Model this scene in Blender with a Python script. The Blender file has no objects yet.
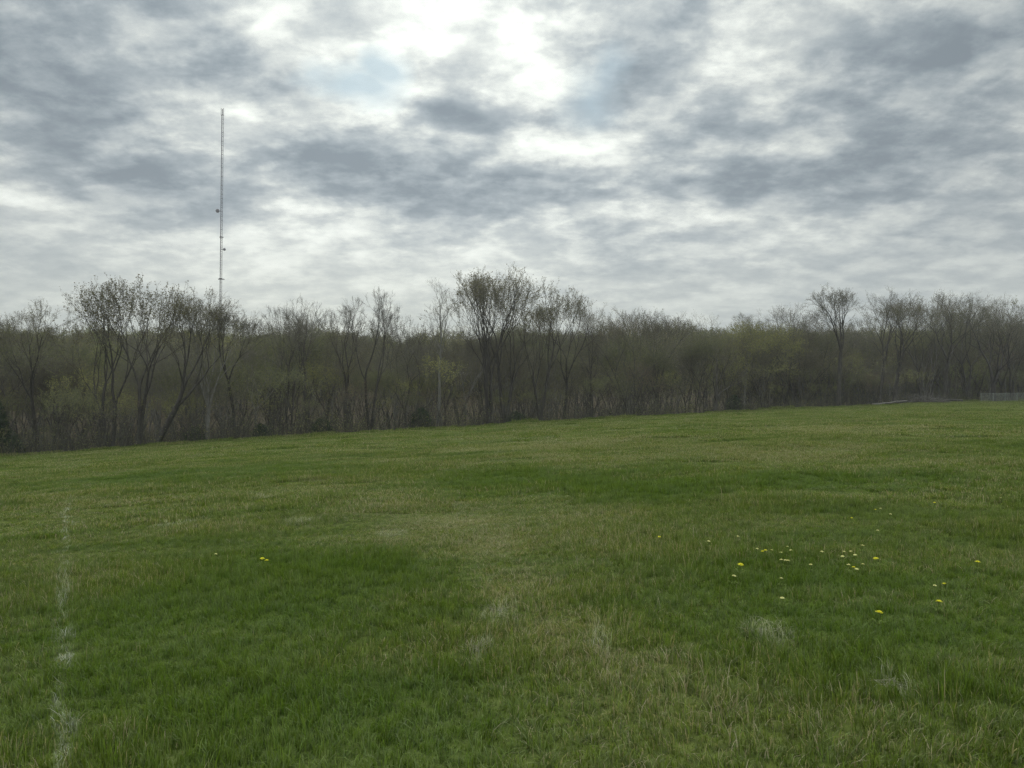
import bpy, math
import numpy as np
from mathutils import Vector, Matrix

# ------------------------------------------------------------------ camera, sky, sun, exposure
scene = bpy.context.scene
COL = scene.collection
W, H, FPX = 1024, 768, 768.0
CAM_Z = 1.6
PITCH = math.radians(1.57)
cd = bpy.data.cameras.new("camera")
cam = bpy.data.objects.new("camera", cd)
COL.objects.link(cam)
cam.location = (0, 0, CAM_Z)
cam.rotation_euler = (math.pi / 2 + PITCH, 0, 0)
cd.sensor_fit = 'HORIZONTAL'
cd.sensor_width = 36.0
cd.lens = 36.0 * FPX / W
cd.clip_start = 0.05
cd.clip_end = 20000
scene.camera = cam

scene.view_settings.view_transform = 'Standard'
scene.view_settings.look = 'None'
scene.view_settings.gamma = 1
scene.view_settings.use_curve_mapping = False
scene.view_settings.exposure = 0.0
SUN_EL, SUN_AZ = math.radians(34), math.radians(-5)
SKY_STRENGTH = 0.10


def pix_dir(px, py):
    """world direction of an image point, scaled so that y = 1"""
    x = (px - W / 2) / FPX
    z = (H / 2 - py) / FPX
    c, s = math.cos(PITCH), math.sin(PITCH)
    d = np.array([x, c - s * z, s + c * z])
    return d / d[1]


def NT(nt):
    nodes, links = nt.nodes, nt.links

    def mk(t, ins=None, **kw):
        n = nodes.new(t)
        for k, v in kw.items():
            setattr(n, k, v)
        for k, v in (ins or {}).items():
            s = n.inputs[k]
            if isinstance(v, bpy.types.NodeSocket):
                links.new(v, s)
            else:
                s.default_value = v
        return n

    def m(op, a, b=0.0, c=0.0, clamp=False):
        n = mk('ShaderNodeMath', {0: a, 1: b, 2: c}, operation=op, use_clamp=clamp)
        return n.outputs[0]

    def vm(op, a, b=None, s=None):
        ins = {0: a}
        if b is not None:
            ins[1] = b
        n = mk('ShaderNodeVectorMath', ins, operation=op)
        if s is not None:
            if isinstance(s, bpy.types.NodeSocket):
                links.new(s, n.inputs['Scale'])
            else:
                n.inputs['Scale'].default_value = s
        return n.outputs[0]

    def mix(f, a, b):
        n = mk('ShaderNodeMix', data_type='RGBA')
        for s, v in ((n.inputs[0], f), (n.inputs[6], a), (n.inputs[7], b)):
            if isinstance(v, bpy.types.NodeSocket):
                links.new(v, s)
            else:
                s.default_value = (*v, 1) if isinstance(v, tuple) and len(v) == 3 else v
        return n.outputs[2]

    def noise(vec, scale, detail=3.0, rough=0.5, dist=0.0, out=0):
        n = mk('ShaderNodeTexNoise', {'Vector': vec, 'Scale': scale, 'Detail': detail,
                                      'Roughness': rough, 'Distortion': dist})
        return n.outputs[out]

    def rng(v, a, b, c=0.0, d=1.0, smooth=True):
        n = mk('ShaderNodeMapRange', {0: v, 1: a, 2: b, 3: c, 4: d})
        if smooth:
            n.interpolation_type = 'SMOOTHSTEP'
        return n.outputs[0]
    return mk, m, vm, mix, noise, rng


world = bpy.data.worlds.new("World")
scene.world = world
world.use_nodes = True
wt = world.node_tree
wt.nodes.clear()
mk, m, vm, mix, noise, rng = NT(wt)
sky = mk('ShaderNodeTexSky', sky_type='NISHITA', sun_disc=False, sun_elevation=SUN_EL,
         sun_rotation=SUN_AZ, altitude=200, air_density=1.0, dust_density=2.0, ozone_density=1.5)
dirv = mk('ShaderNodeTexCoord').outputs['Generated']
sep = mk('ShaderNodeSeparateXYZ', {0: dirv})
zc = m('MAXIMUM', sep.outputs[2], 0.0)
den = m('ADD', zc, 0.24)
plane = mk('ShaderNodeCombineXYZ', {0: m('DIVIDE', sep.outputs[0], den), 1: m('DIVIDE', sep.outputs[1], den), 2: 0.0}).outputs[0]
warp = vm('SUBTRACT', noise(plane, 3.0, 5.0, 0.52, 0.0, out=1), (0.5, 0.5, 0.5))
warp = vm('MULTIPLY', warp, (0.15, 0.0, 0.075))
dw = vm('ADD', dirv, warp)
# broad cloud banks: (image x, y, half width, half height, tilt, weight); + is thick dark cloud
BANKS = [
    (60, 95, 130, 60, -18, .62), (150, 25, 170, 40, -12, .30), (-40, 10, 120, 60, -10, .35), (150, 195, 120, 40, -4, .55),
    (60, 262, 130, 30, 0, .36), (250, 75, 90, 34, -22, .34), (225, 205, 50, 46, 0, .30),
    (420, 180, 220, 38, -4, .75), (475, 115, 100, 15, -2, .50), (350, 12, 60, 22, -30, .25),
    (560, 188, 80, 22, 0, .22), (625, 48, 85, 60, 5, .45), (690, 125, 75, 42, 12, .50), (600, 110, 40, 30, 0, .2),
    (730, 185, 110, 26, 2, .40), (455, 232, 80, 20, 14, .34), (850, 135, 160, 42, 10, .38), (970, 165, 170, 55, 7, .38),
    (900, 60, 170, 45, 18, .30), (1010, 40, 120, 60, 20, .35), (830, 185, 170, 32, 3, .34), (620, 246, 100, 16, 0, .26), (340, 185, 80, 30, -6, .2),
    (720, 10, 120, 26, 0, .22), (20, 140, 80, 26, -5, .2), (960, 235, 150, 24, 3, .22),
    (480, 192, 150, 16, -3, .10), (300, 160, 60, 14, -4, .25), (150, 178, 70, 16, -4, .25), (700, 128, 40, 22, 0, .25), (440, 106, 60, 8, 0, .2), (640, 60, 60, 30, 0, .2),
    (205, 128, 130, 26, 6, -.42), (450, 15, 190, 75, 0, -.34), (535, 75, 60, 70, 0, -.20), (560, 145, 90, 22, 0, -.30),
    (330, 105, 110, 34, 5, -.34), (620, 215, 150, 14, 0, -.30), (50, 208, 90, 14, 0, -.34), (800, 25, 150, 24, 18, -.26),
    (770, 150, 120, 14, 10, -.26), (300, 268, 240, 36, 0, -.36), (700, 82, 60, 20, 25, -.02), (300, 208, 80, 9, 0, -.3), (300, 235, 70, 9, 0, -.22),
    (880, 212, 120, 9, 3, -.18), (860, 112, 120, 8, 12, -.16),
]
acc = None
for (px, py, hw, hh, tilt, wgt) in BANKS:
    d = pix_dir(px, py)
    L = np.linalg.norm(d)
    d = d / L
    mp = mk('ShaderNodeMapping', {'Vector': dw}, vector_type='TEXTURE')
    mp.inputs['Location'].default_value = tuple(d)
    mp.inputs['Rotation'].default_value = (0, math.radians(-tilt), math.atan2(-d[0], d[1]))
    mp.inputs['Scale'].default_value = (hw * 1.15 / FPX / L, 0.5, hh * 1.2 / FPX / L)
    g = mk('ShaderNodeTexGradient', {0: mp.outputs[0]}, gradient_type='SPHERICAL').outputs[1]
    g = m('SMOOTH_MIN', g, 0.7, 0.3)
    acc = m('MULTIPLY_ADD', g, wgt * 1.0, acc if acc is not None else 0.0)
plane = vm('MULTIPLY', plane, (0.95, 1.08, 1.0))
f1 = noise(plane, 2.2, 8.0, 0.55, 0.0)
f2 = noise(vm('ADD', plane, (7.3, 2.1, 0.0)), 7.0, 8.0, 0.56, 0.15)
f3 = noise(plane, 16.0, 6.0, 0.6)
lowfade = rng(sep.outputs[2], 0.09, 0.30)          # the structure melts into the haze near the horizon
struct_ = m('ADD', m('MULTIPLY', m('SUBTRACT', f1, 0.5), 1.3), m('ADD', rng(f2, 0.36, 0.62, -.20, .20), m('MULTIPLY', m('SUBTRACT', f3, 0.5), 0.8)))
thick = m('ADD', m('MULTIPLY', m('ADD', struct_, acc), m('MULTIPLY_ADD', lowfade, 0.50, 0.50)), 0.535)
ramp = mk('ShaderNodeValToRGB', {0: m('MULTIPLY_ADD', thick, 0.74, 0.05)})
cr = ramp.color_ramp
cr.interpolation = 'B_SPLINE'
cr.elements[0].position = 0.0
cr.elements[0].color = (0.88, 0.91, 0.86, 1)
cr.elements[1].position = 1.0
cr.elements[1].color = (0.14, 0.175, 0.205, 1)
for p, c in ((0.22, (0.72, 0.75, 0.70, 1)), (0.45, (0.47, 0.50, 0.49, 1)), (0.70, (0.27, 0.315, 0.345, 1))):
    e = cr.elements.new(p)
    e.color = c
# light of the sun soaking through the cloud, brightest above the top of the frame
sd = (math.sin(SUN_AZ) * math.cos(SUN_EL), math.cos(SUN_AZ) * math.cos(SUN_EL), math.sin(SUN_EL))
dn = mk('ShaderNodeVectorMath', {0: dirv, 1: sd}, operation='DOT_PRODUCT').outputs['Value']
ang = m('ARCCOSINE', m('MINIMUM', m('MAXIMUM', dn, -1.0), 1.0))
glow1 = m('EXPONENT', m('MULTIPLY', m('MULTIPLY', ang, ang), -1 / (2 * 0.22 ** 2)))
glow2 = m('EXPONENT', m('MULTIPLY', m('MULTIPLY', ang, ang), -1 / (2 * 0.60 ** 2)))
gain = m('ADD', m('MULTIPLY_ADD', glow2, 0.62, 0.77), m('MULTIPLY', glow1, 0.10))
zen = rng(sep.outputs[2], 0.50, 0.80, 1.0, 2.9)     # overcast above the frame brightened, added as fill light
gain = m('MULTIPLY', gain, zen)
gain = m('MULTIPLY', gain, rng(sep.outputs[1], -0.5, 0.45, 2.0, 1.0))   # unseen sky behind the viewer brightened to fill the tree fronts
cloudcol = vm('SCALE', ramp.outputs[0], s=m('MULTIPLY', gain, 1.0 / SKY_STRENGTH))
# gaps of thin blue sky
blue = None
for (px, py, hw, hh, wgt) in ((350, 88, 46, 20, 1.1), (385, 68, 26, 14, 1.0), (588, 100, 30, 24, .6), (300, 70, 18, 12, .5), (610, 70, 20, 16, .5)):
    d = pix_dir(px, py)
    L = np.linalg.norm(d)
    d = d / L
    mp = mk('ShaderNodeMapping', {'Vector': dw}, vector_type='TEXTURE')
    mp.inputs['Location'].default_value = tuple(d)
    mp.inputs['Rotation'].default_value = (0, 0, math.atan2(-d[0], d[1]))
    mp.inputs['Scale'].default_value = (hw * 1.3 / FPX / L, 0.5, hh * 1.3 / FPX / L)
    g = mk('ShaderNodeTexGradient', {0: mp.outputs[0]}, gradient_type='SPHERICAL').outputs[1]
    blue = m('MULTIPLY_ADD', g, wgt, blue if blue is not None else 0.0)
blue = m('MULTIPLY', blue, 1.2, clamp=True)
bluesky = vm('MULTIPLY', sky.outputs[0], (0.10, 0.12, 0.13))
bluesky = vm('ADD', bluesky, (3.0, 4.2, 4.9))
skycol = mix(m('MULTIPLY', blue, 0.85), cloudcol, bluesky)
hz = rng(sep.outputs[2], 0.03, 0.25, 0.60, 0.0)
azg = m('EXPONENT', m('MULTIPLY', m('MULTIPLY', m('ADD', sep.outputs[0], 0.22), m('ADD', sep.outputs[0], 0.22)), -6.0))
hcol = mix(azg, (3.5, 3.95, 3.95), (6.6, 6.9, 5.9))
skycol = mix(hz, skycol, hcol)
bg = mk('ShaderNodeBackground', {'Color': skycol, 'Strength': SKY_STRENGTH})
wo = mk('ShaderNodeOutputWorld')
wt.links.new(bg.outputs[0], wo.inputs[0])

sl = bpy.data.lights.new("sun", 'SUN')
sun = bpy.data.objects.new("sun", sl)
COL.objects.link(sun)
sl.energy = 1.5
sl.angle = math.radians(14)
sl.color = (1.0, 0.95, 0.86)
sun.rotation_euler = Vector(sd).to_track_quat('Z', 'Y').to_euler()

cy = scene.cycles
cy.max_bounces = 6
cy.diffuse_bounces = 3
cy.transmission_bounces = 4
cy.transparent_max_bounces = 6
cy.glossy_bounces = 2
cy.volume_bounces = 0
cy.use_denoising = True
cy.denoising_input_passes = 'RGB_ALBEDO_NORMAL'
cy.denoising_prefilter = 'NONE'
cy.sample_clamp_indirect = 2.0

# ------------------------------------------------------------------ terrain
EDGE = np.array([(-900, 458, 50), (-200, 463, 54), (0, 458, 57), (100, 450.5, 58), (200, 443, 60), (340, 434, 64), (450, 428.5, 68), (530, 423, 72),
                 (600, 419, 77), (700, 413.5, 86), (800, 408, 97), (860, 406, 106), (930, 402.5, 116), (1024, 401, 124), (1250, 400, 128), (1900, 402, 110)])
rs = np.random.RandomState(7)
_LAT = rs.rand(64, 64)


def vnoise(x, y):
    xi, yi = np.floor(x).astype(int), np.floor(y).astype(int)
    fx, fy = x - xi, y - yi
    fx, fy = fx * fx * (3 - 2 * fx), fy * fy * (3 - 2 * fy)
    g = lambda a, b: _LAT[a % 64, b % 64]
    return (g(xi, yi) * (1 - fx) + g(xi + 1, yi) * fx) * (1 - fy) + (g(xi, yi + 1) * (1 - fx) + g(xi + 1, yi + 1) * fx) * fy


def sstep(t):
    t = np.clip(t, 0, 1)
    return t * t * (3 - 2 * t)


def edge_at(phi):
    """radial distance and height of the field's far crest for an azimuth"""
    p = np.clip(phi, -1.06, 1.06)
    px = 512 + FPX * np.tan(p)
    dep = np.interp(px, EDGE[:, 0], EDGE[:, 2])
    py = np.interp(px, EDGE[:, 0], EDGE[:, 1])
    c, s = math.cos(PITCH), math.sin(PITCH)
    zz = (H / 2 - py) / FPX
    slope = (s + c * zz) / (c - s * zz)
    R = dep / np.cos(p)
    R = np.minimum(R, 175)
    z = CAM_Z + dep * slope
    k = 1 - sstep((np.abs(phi) - 1.06) / 1.6)
    return R, z * k


def ground(x, y):
    x, y = np.asarray(x, float), np.asarray(y, float)
    r = np.hypot(x, y) + 1e-6
    R, ze = edge_at(np.arctan2(x, y))
    t = r / R
    z = ze * np.minimum(t, 1) ** 1.12
    s = r - R
    z = z - 5.0 * sstep(s / 40) + 16 * sstep((s - 45) / 130) + 5 * sstep((s - 150) / 300)
    a = sstep((r - 3) / 12)
    z = z + a * (0.10 * (vnoise(x / 4.2 + 3, y / 4.2 + 9) - 0.5) + 0.075 * (vnoise(x / 1.3, y / 1.3 + 31) - 0.5))
    z = z + 2.2 * sstep(s / 60) * (vnoise(x / 30 + 11, y / 30) - 0.5)
    return z


def gz(x, y):
    return float(ground(x, y))


def on_ground(px, py):
    d = pix_dir(px, py)
    t = 2.0
    while t < 400:
        if CAM_Z + d[2] * t < gz(d[0] * t, t):
            break
        t *= 1.004
    return d[0] * t, t


# ------------------------------------------------------------------ helpers
def mesh_np(name, verts, faces, mats, mat_idx=None, attr=None, smooth=False):
    """verts (N,3), faces: list of arrays (M,k)"""
    me = bpy.data.meshes.new(name)
    verts = np.ascontiguousarray(verts, np.float32)
    me.vertices.add(len(verts))
    me.vertices.foreach_set('co', verts.ravel())
    faces = [f for f in faces if len(f)]
    loops = np.concatenate([f.ravel() for f in faces]).astype(np.int32)
    tot = np.concatenate([np.full(len(f), f.shape[1]) for f in faces]).astype(np.int32)
    me.loops.add(len(loops))
    me.loops.foreach_set('vertex_index', loops)
    me.polygons.add(len(tot))
    st = np.zeros(len(tot), np.int32)
    st[1:] = np.cumsum(tot)[:-1]
    me.polygons.foreach_set('loop_start', st)
    me.polygons.foreach_set('loop_total', tot)
    for mt in mats:
        me.materials.append(mt)
    if mat_idx is not None:
        me.polygons.foreach_set('material_index', np.asarray(mat_idx, np.int32))
    if smooth:
        me.polygons.foreach_set('use_smooth', np.ones(len(tot), bool))
    if attr:
        for k, v in attr.items():
            a = me.attributes.new(k, 'FLOAT', 'POINT')
            a.data.foreach_set('value', np.asarray(v, np.float32))
    me.update(calc_edges=True)
    me.validate()
    return me


def link(name, me, parent=None, loc=None):
    o = bpy.data.objects.new(name, me)
    COL.objects.link(o)
    if parent is not None:
        o.parent = parent
    if loc is not None:
        o.location = loc
    return o


def tag(o, label=None, cat=None, group=None, kind=None):
    for k, v in (('label', label), ('category', cat), ('group', group), ('kind', kind)):
        if v:
            o[k] = v
    return o


def unit(v):
    return v / (np.linalg.norm(v, axis=-1, keepdims=True) + 1e-9)


def tubes(pts, rad, sides):
    """pts (N,P,3), rad (N,P) -> verts, quads"""
    N, P, _ = pts.shape
    T = np.empty_like(pts)
    T[:, 1:-1] = pts[:, 2:] - pts[:, :-2]
    T[:, 0] = pts[:, 1] - pts[:, 0]
    T[:, -1] = pts[:, -1] - pts[:, -2]
    T = unit(T)
    ref = np.where(np.abs(T[..., 2:3]) > 0.9, np.array([1., 0, 0]), np.array([0, 0, 1.]))
    A = unit(np.cross(T, ref))
    B = np.cross(T, A)
    an = np.arange(sides) * 2 * math.pi / sides
    v = pts[:, :, None, :] + rad[:, :, None, None] * (A[:, :, None, :] * np.cos(an)[None, None, :, None] + B[:, :, None, :] * np.sin(an)[None, None, :, None])
    idx = np.arange(N * P * sides).reshape(N, P, sides)
    a = idx[:, :-1]
    b = idx[:, 1:]
    q = np.stack([a, np.roll(a, -1, 2), np.roll(b, -1, 2), b], -1).reshape(-1, 4)
    return v.reshape(-1, 3), q


class Acc:
    def __init__(s):
        s.v, s.f, s.m, s.n = [], [], [], 0

    def add(s, v, f, mi=0):
        if len(v) == 0:
            return
        s.v.append(v)
        s.f.append(f + s.n)
        s.m.append(np.full(len(f), mi))
        s.n += len(v)

    def mesh(s, name, mats, smooth=False):
        ks = {}
        for f, mi in zip(s.f, s.m):
            ks.setdefault(f.shape[1], []).append((f, mi))
        fs, ms = [], []
        for k, l in ks.items():
            fs.append(np.concatenate([a for a, _ in l]))
            ms.append(np.concatenate([b for _, b in l]))
        return mesh_np(name, np.concatenate(s.v), fs, mats, np.concatenate(ms), smooth=smooth)


def box(c, size, rotz=0.0, rx=0.0):
    s = np.array([(x, y, z) for x in (-.5, .5) for y in (-.5, .5) for z in (-.5, .5)]) * np.array(size)
    M = np.array(Matrix.Rotation(rotz, 3, 'Z') @ Matrix.Rotation(rx, 3, 'X'))
    s = s @ M.T + np.array(c)
    f = np.array([(0, 1, 3, 2), (4, 6, 7, 5), (0, 4, 5, 1), (2, 3, 7, 6), (0, 2, 6, 4), (1, 5, 7, 3)])
    return s, f


# ------------------------------------------------------------------ materials
def simple_mat(name, c1, c2, scale=3.0, rough=0.9, transl=0.0, objvar=0.0, metallic=0.0, stretch=None):
    mt = bpy.data.materials.new(name)
    mt.use_nodes = True
    t = mt.node_tree
    t.nodes.clear()
    mk, m, vm, mix, noise, rng = NT(t)
    co = mk('ShaderNodeTexCoord').outputs['Object']
    if stretch:
        co = vm('MULTIPLY', co, stretch)
    n = noise(co, scale, 4.0, 0.65)
    col = mix(rng(n, 0.35, 0.65), c1, c2)
    if objvar:
        oi = mk('ShaderNodeObjectInfo')
        v = rng(oi.outputs['Random'], 0, 1, 1 - objvar, 1 + objvar, smooth=False)
        col = vm('SCALE', col, s=v)
    if transl:
        d = mk('ShaderNodeBsdfDiffuse', {'Color': col})
        tr = mk('ShaderNodeBsdfTranslucent', {'Color': col})
        sh = mk('ShaderNodeMixShader', {0: transl, 1: d.outputs[0], 2: tr.outputs[0]})
    else:
        sh = mk('ShaderNodeBsdfPrincipled', {'Base Color': col, 'Roughness': rough, 'Metallic': metallic})
        if 'Specular IOR Level' in sh.inputs:
            sh.inputs['Specular IOR Level'].default_value = 0.25
    o = mk('ShaderNodeOutputMaterial')
    t.links.new(sh.outputs[0], o.inputs[0])
    return mt


M_BARK = simple_mat('bark_dark', (0.032, 0.030, 0.026), (0.065, 0.060, 0.052), 5, stretch=(1, 1, .25), objvar=.25)
M_BARKG = simple_mat('bark_grey', (0.10, 0.098, 0.088), (0.17, 0.165, 0.148), 5, stretch=(1, 1, .25), objvar=.25)
M_TWIG = simple_mat('twig', (0.085, 0.080, 0.064), (0.13, 0.122, 0.098), 2, objvar=.25)
M_BUD = simple_mat('young_leaf_brown', (0.10, 0.096, 0.050), (0.155, 0.145, 0.075), 1.5, transl=.4, objvar=.2)
M_YG = simple_mat('young_leaf_yellow_green', (0.175, 0.185, 0.065), (0.27, 0.27, 0.105), 1.2, transl=.45, objvar=.25)
M_GRN = simple_mat('young_leaf_green', (0.115, 0.132, 0.056), (0.19, 0.20, 0.090), 1.2, transl=.45, objvar=.25)
M_TAN = simple_mat('young_leaf_tan', (0.17, 0.135, 0.085), (0.25, 0.20, 0.13), 1.2, transl=.4, objvar=.2)
M_EVER = simple_mat('evergreen_needles', (0.03, 0.05, 0.028), (0.06, 0.085, 0.045), 2.0, transl=.2)
M_BRUSH = simple_mat('brush_twig', (0.046, 0.047, 0.036), (0.078, 0.078, 0.060), 2)
M_STEEL = simple_mat('galvanised_steel', (0.025, 0.025, 0.03), (0.05, 0.05, 0.055), 1.0, rough=.5, metallic=.4)
M_DISH = simple_mat('dish_grey', (0.10, 0.10, 0.11), (0.14, 0.14, 0.15), 1.0, rough=.6)
M_FENCE = simple_mat('weathered_wire', (0.15, 0.17, 0.15), (0.24, 0.26, 0.24), 3.0, rough=.6)
M_DEADWOOD = simple_mat('dead_wood', (0.07, 0.066, 0.058), (0.16, 0.152, 0.135), 4.0)
M_PETAL = simple_mat('dandelion_yellow', (0.72, 0.68, 0.04), (0.80, 0.76, 0.10), 80, transl=.3)
M_PETALP = simple_mat('dandelion_pale', (0.72, 0.70, 0.28), (0.78, 0.76, 0.42), 80, transl=.3)
M_STEM = simple_mat('dandelion_stem', (0.10, 0.15, 0.04), (0.16, 0.19, 0.06), 40, transl=.3)


def gpatch(px, py, hw, hh):
    """a patch of the meadow: world centre and radii of an image ellipse on the ground"""
    x, y = on_ground(px, py)
    x2, _ = on_ground(px + hw, py)
    _, y0 = on_ground(px, py + hh)
    _, y1 = on_ground(px, max(py - hh, 425))
    return (x, y, abs(x2 - x), max((y1 - y0) / 2, .3))


DRY = [gpatch(*a) for a in ((395, 497, 40, 10), (440, 520, 50, 15), (485, 543, 42, 17), (508, 585, 32, 17), (545, 630, 40, 16), (615, 668, 40, 12), (560, 445, 110, 5), (700, 455, 160, 5), (860, 430, 110, 4))]
LUSH = [gpatch(*a) for a in ((250, 600, 190, 70), (300, 720, 230, 70), (640, 488, 120, 14), (840, 590, 200, 60), (540, 480, 150, 12), (200, 475, 130, 8), (850, 480, 180, 10))]
LINE_PTS = [on_ground(68, 500), on_ground(64, 560), on_ground(64, 620), on_ground(60, 700), on_ground(56, 790)]
PALE = [gpatch(*a) for a in ((473, 652, 8, 6), (500, 612, 20, 6), (765, 633, 18, 3), (268, 497, 12, 2), (890, 684, 10, 2),
                             (175, 525, 16, 2), (300, 522, 14, 2), (390, 533, 14, 2), (600, 640, 12, 3))]


def meadow_group():
    g = bpy.data.node_groups.new('meadow_colour', 'ShaderNodeTree')
    g.interface.new_socket('rand', in_out='INPUT', socket_type='NodeSocketFloat')
    g.interface.new_socket('tip', in_out='INPUT', socket_type='NodeSocketFloat')
    g.interface.new_socket('Color', in_out='OUTPUT', socket_type='NodeSocketColor')
    mk, m, vm, mix, noise, rng = NT(g)
    gi = mk('NodeGroupInput')
    go = mk('NodeGroupOutput')
    P = mk('ShaderNodeNewGeometry').outputs['Position']
    P = vm('MULTIPLY', P, (1, 1, 0))
    wn = vm('SUBTRACT', noise(P, 1.6, 4.0, 0.6, out=1), (0.5, 0.5, 0.5))
    Pw = vm('ADD', P, vm('MULTIPLY', wn, (1.1, 1.6, 0)))

    def mask(lst, src, gainv, wide=1.35):
        acc = None
        for (x, y, rx, ry) in lst:
            mp = mk('ShaderNodeMapping', {'Vector': src}, vector_type='TEXTURE')
            mp.inputs['Location'].default_value = (x, y, 0)
            mp.inputs['Scale'].default_value = (rx * wide, ry * wide, 5)
            s = mk('ShaderNodeTexGradient', {0: mp.outputs[0]}, gradient_type='SPHERICAL').outputs[1]
            acc = s if acc is None else m('MAXIMUM', acc, s)
        return m('MULTIPLY', acc, gainv, clamp=True)
    dry = mask(DRY, Pw, 1.3, 1.75)
    lush = mask(LUSH, Pw, 1.6)
    Ps = vm('ADD', P, vm('MULTIPLY', wn, (0.5, 0.8, 0)))
    pale = mask(PALE, Ps, 2.0)
    # the worn white line across the left of the field
    acc = None
    for i in range(len(LINE_PTS) - 1):
        (x0, y0), (x1, y1) = LINE_PTS[i], LINE_PTS[i + 1]
        L = math.hypot(x1 - x0, y1 - y0)
        mp = mk('ShaderNodeMapping', {'Vector': Ps}, vector_type='TEXTURE')
        mp.inputs['Location'].default_value = ((x0 + x1) / 2, (y0 + y1) / 2, 0)
        mp.inputs['Rotation'].default_value = (0, 0, math.atan2(y1 - y0, x1 - x0))
        mp.inputs['Scale'].default_value = (L * .72, 0.060, 5)
        s = mk('ShaderNodeTexGradient', {0: mp.outputs[0]}, gradient_type='SPHERICAL').outputs[1]
        acc = s if acc is None else m('MAXIMUM', acc, s)
    line = m('MULTIPLY', m('MULTIPLY', acc, 2.2, clamp=True), rng(noise(P, 3.3, 4, .7), 0.40, 0.60))
    big = noise(P, 0.16, 3.0, 0.55)
    mid = noise(vm('MULTIPLY', P, (.6, 1.3, 1)), 0.55, 4.0, 0.6)
    fine = noise(P, 5.0, 3.0, 0.6)
    dryf = m('ADD', m('MULTIPLY', dry, .28), m('MULTIPLY', m('SUBTRACT', mid, .5), 1.0))
    dryf = m('ADD', dryf, m('MULTIPLY', m('SUBTRACT', big, .5), 0.8))
    dryf = m('SUBTRACT', dryf, m('MULTIPLY', lush, .22))
    dryf = m('ADD', dryf, 0.17)
    # a share of the blades is straw; the share follows dryf
    straw = rng(m('ADD', gi.outputs['rand'], m('MULTIPLY', dryf, 0.75)), 0.93, 1.02)
    g1 = mix(m('MULTIPLY', rng(mid, .35, .65), 1.0), (0.050, 0.094, 0.011), (0.088, 0.128, 0.021))
    g1 = mix(rng(fine, .35, .65, 0, .6), g1, (0.135, 0.178, 0.035))
    strk = noise(vm('MULTIPLY', P, (.45, 1.7, 1)), 1.1, 5.0, 0.68)
    g1 = mix(rng(strk, .44, .66, 0, .55), g1, (0.130, 0.168, 0.052))
    g1 = mix(rng(strk, .34, .50, .50, 0), g1, (0.036, 0.070, 0.010))
    clump = noise(P, 11.0, 2.0, 0.6)
    g1 = mix(rng(clump, .36, .60, .85, 0), g1, (0.022, 0.044, 0.004))
    g1 = mix(m('MULTIPLY', lush, .45), g1, (0.040, 0.088, 0.010))
    g1 = mix(m('MULTIPLY', dryf, .65, clamp=True), g1, (0.140, 0.150, 0.050))
    var = rng(m('FRACT', m('MULTIPLY', gi.outputs['rand'], 37.0)), 0, 1, 0.45, 1.6, smooth=False)
    g1 = vm('SCALE', g1, s=var)
    g1 = mix(m('MULTIPLY', gi.outputs['tip'], .30), g1, (0.20, 0.24, 0.035))
    sc = mix(m('FRACT', m('MULTIPLY', gi.outputs['rand'], 91.0)), (0.21, 0.175, 0.095), (0.34, 0.30, 0.20))
    col = mix(straw, g1, sc)
    r2 = m('FRACT', m('MULTIPLY', gi.outputs['rand'], 53.0))
    col = mix(m('MULTIPLY', pale, rng(r2, .55, .9)), col, (0.36, 0.36, 0.28))
    col = mix(m('MULTIPLY', line, rng(r2, .42, .9)), col, (0.40, 0.41, 0.37))
    g.links.new(col, go.inputs[0])
    return g


MEADOW = meadow_group()


def grass_mat():
    mt = bpy.data.materials.new('grass_blades')
    mt.use_nodes = True
    t = mt.node_tree
    t.nodes.clear()
    mk, m, vm, mix, noise, rng = NT(t)
    r = mk('ShaderNodeAttribute', attribute_name='rand').outputs['Fac']
    tp = mk('ShaderNodeAttribute', attribute_name='tip').outputs['Fac']
    g = mk('ShaderNodeGroup', node_tree=MEADOW)
    t.links.new(r, g.inputs[0])
    t.links.new(tp, g.inputs[1])
    c = g.outputs[0]
    d = mk('ShaderNodeBsdfDiffuse', {'Color': c})
    tr = mk('ShaderNodeBsdfTranslucent', {'Color': vm('MULTIPLY', c, (1.15, 1.25, .7))})
    s = mk('ShaderNodeMixShader', {0: .45, 1: d.outputs[0], 2: tr.outputs[0]})
    gl = mk('ShaderNodeBsdfGlossy', {'Color': (0.8, 0.85, 0.8, 1), 'Roughness': 0.4})
    s2 = mk('ShaderNodeMixShader', {0: .02, 1: s.outputs[0], 2: gl.outputs[0]})
    o = mk('ShaderNodeOutputMaterial')
    t.links.new(s2.outputs[0], o.inputs[0])
    return mt


def soil_mat():
    mt = bpy.data.materials.new('field_ground')
    mt.use_nodes = True
    t = mt.node_tree
    t.nodes.clear()
    mk, m, vm, mix, noise, rng = NT(t)
    P = mk('ShaderNodeNewGeometry').outputs['Position']
    n = noise(P, 60, 3, .7)
    g = mk('ShaderNodeGroup', node_tree=MEADOW)
    t.links.new(n, g.inputs[0])
    g.inputs[1].default_value = 0
    a = mk('ShaderNodeAttribute', attribute_name='wood').outputs['Fac']
    grass = mix(.35, g.outputs[0], (0.07, 0.062, 0.035))
    leaf = mix(rng(noise(P, 2.5, 5, .7), .35, .65), (0.05, 0.042, 0.03), (0.10, 0.082, 0.055))
    c = mix(a, grass, leaf)
    b = mk('ShaderNodeBump', {'Strength': .6, 'Distance': .05, 'Height': noise(P, 25, 4, .7)})
    d = mk('ShaderNodeBsdfDiffuse', {'Color': c, 'Normal': b.outputs[0]})
    o = mk('ShaderNodeOutputMaterial')
    t.links.new(d.outputs[0], o.inputs[0])
    return mt


M_GRASS = grass_mat()
M_SOIL = soil_mat()

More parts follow.
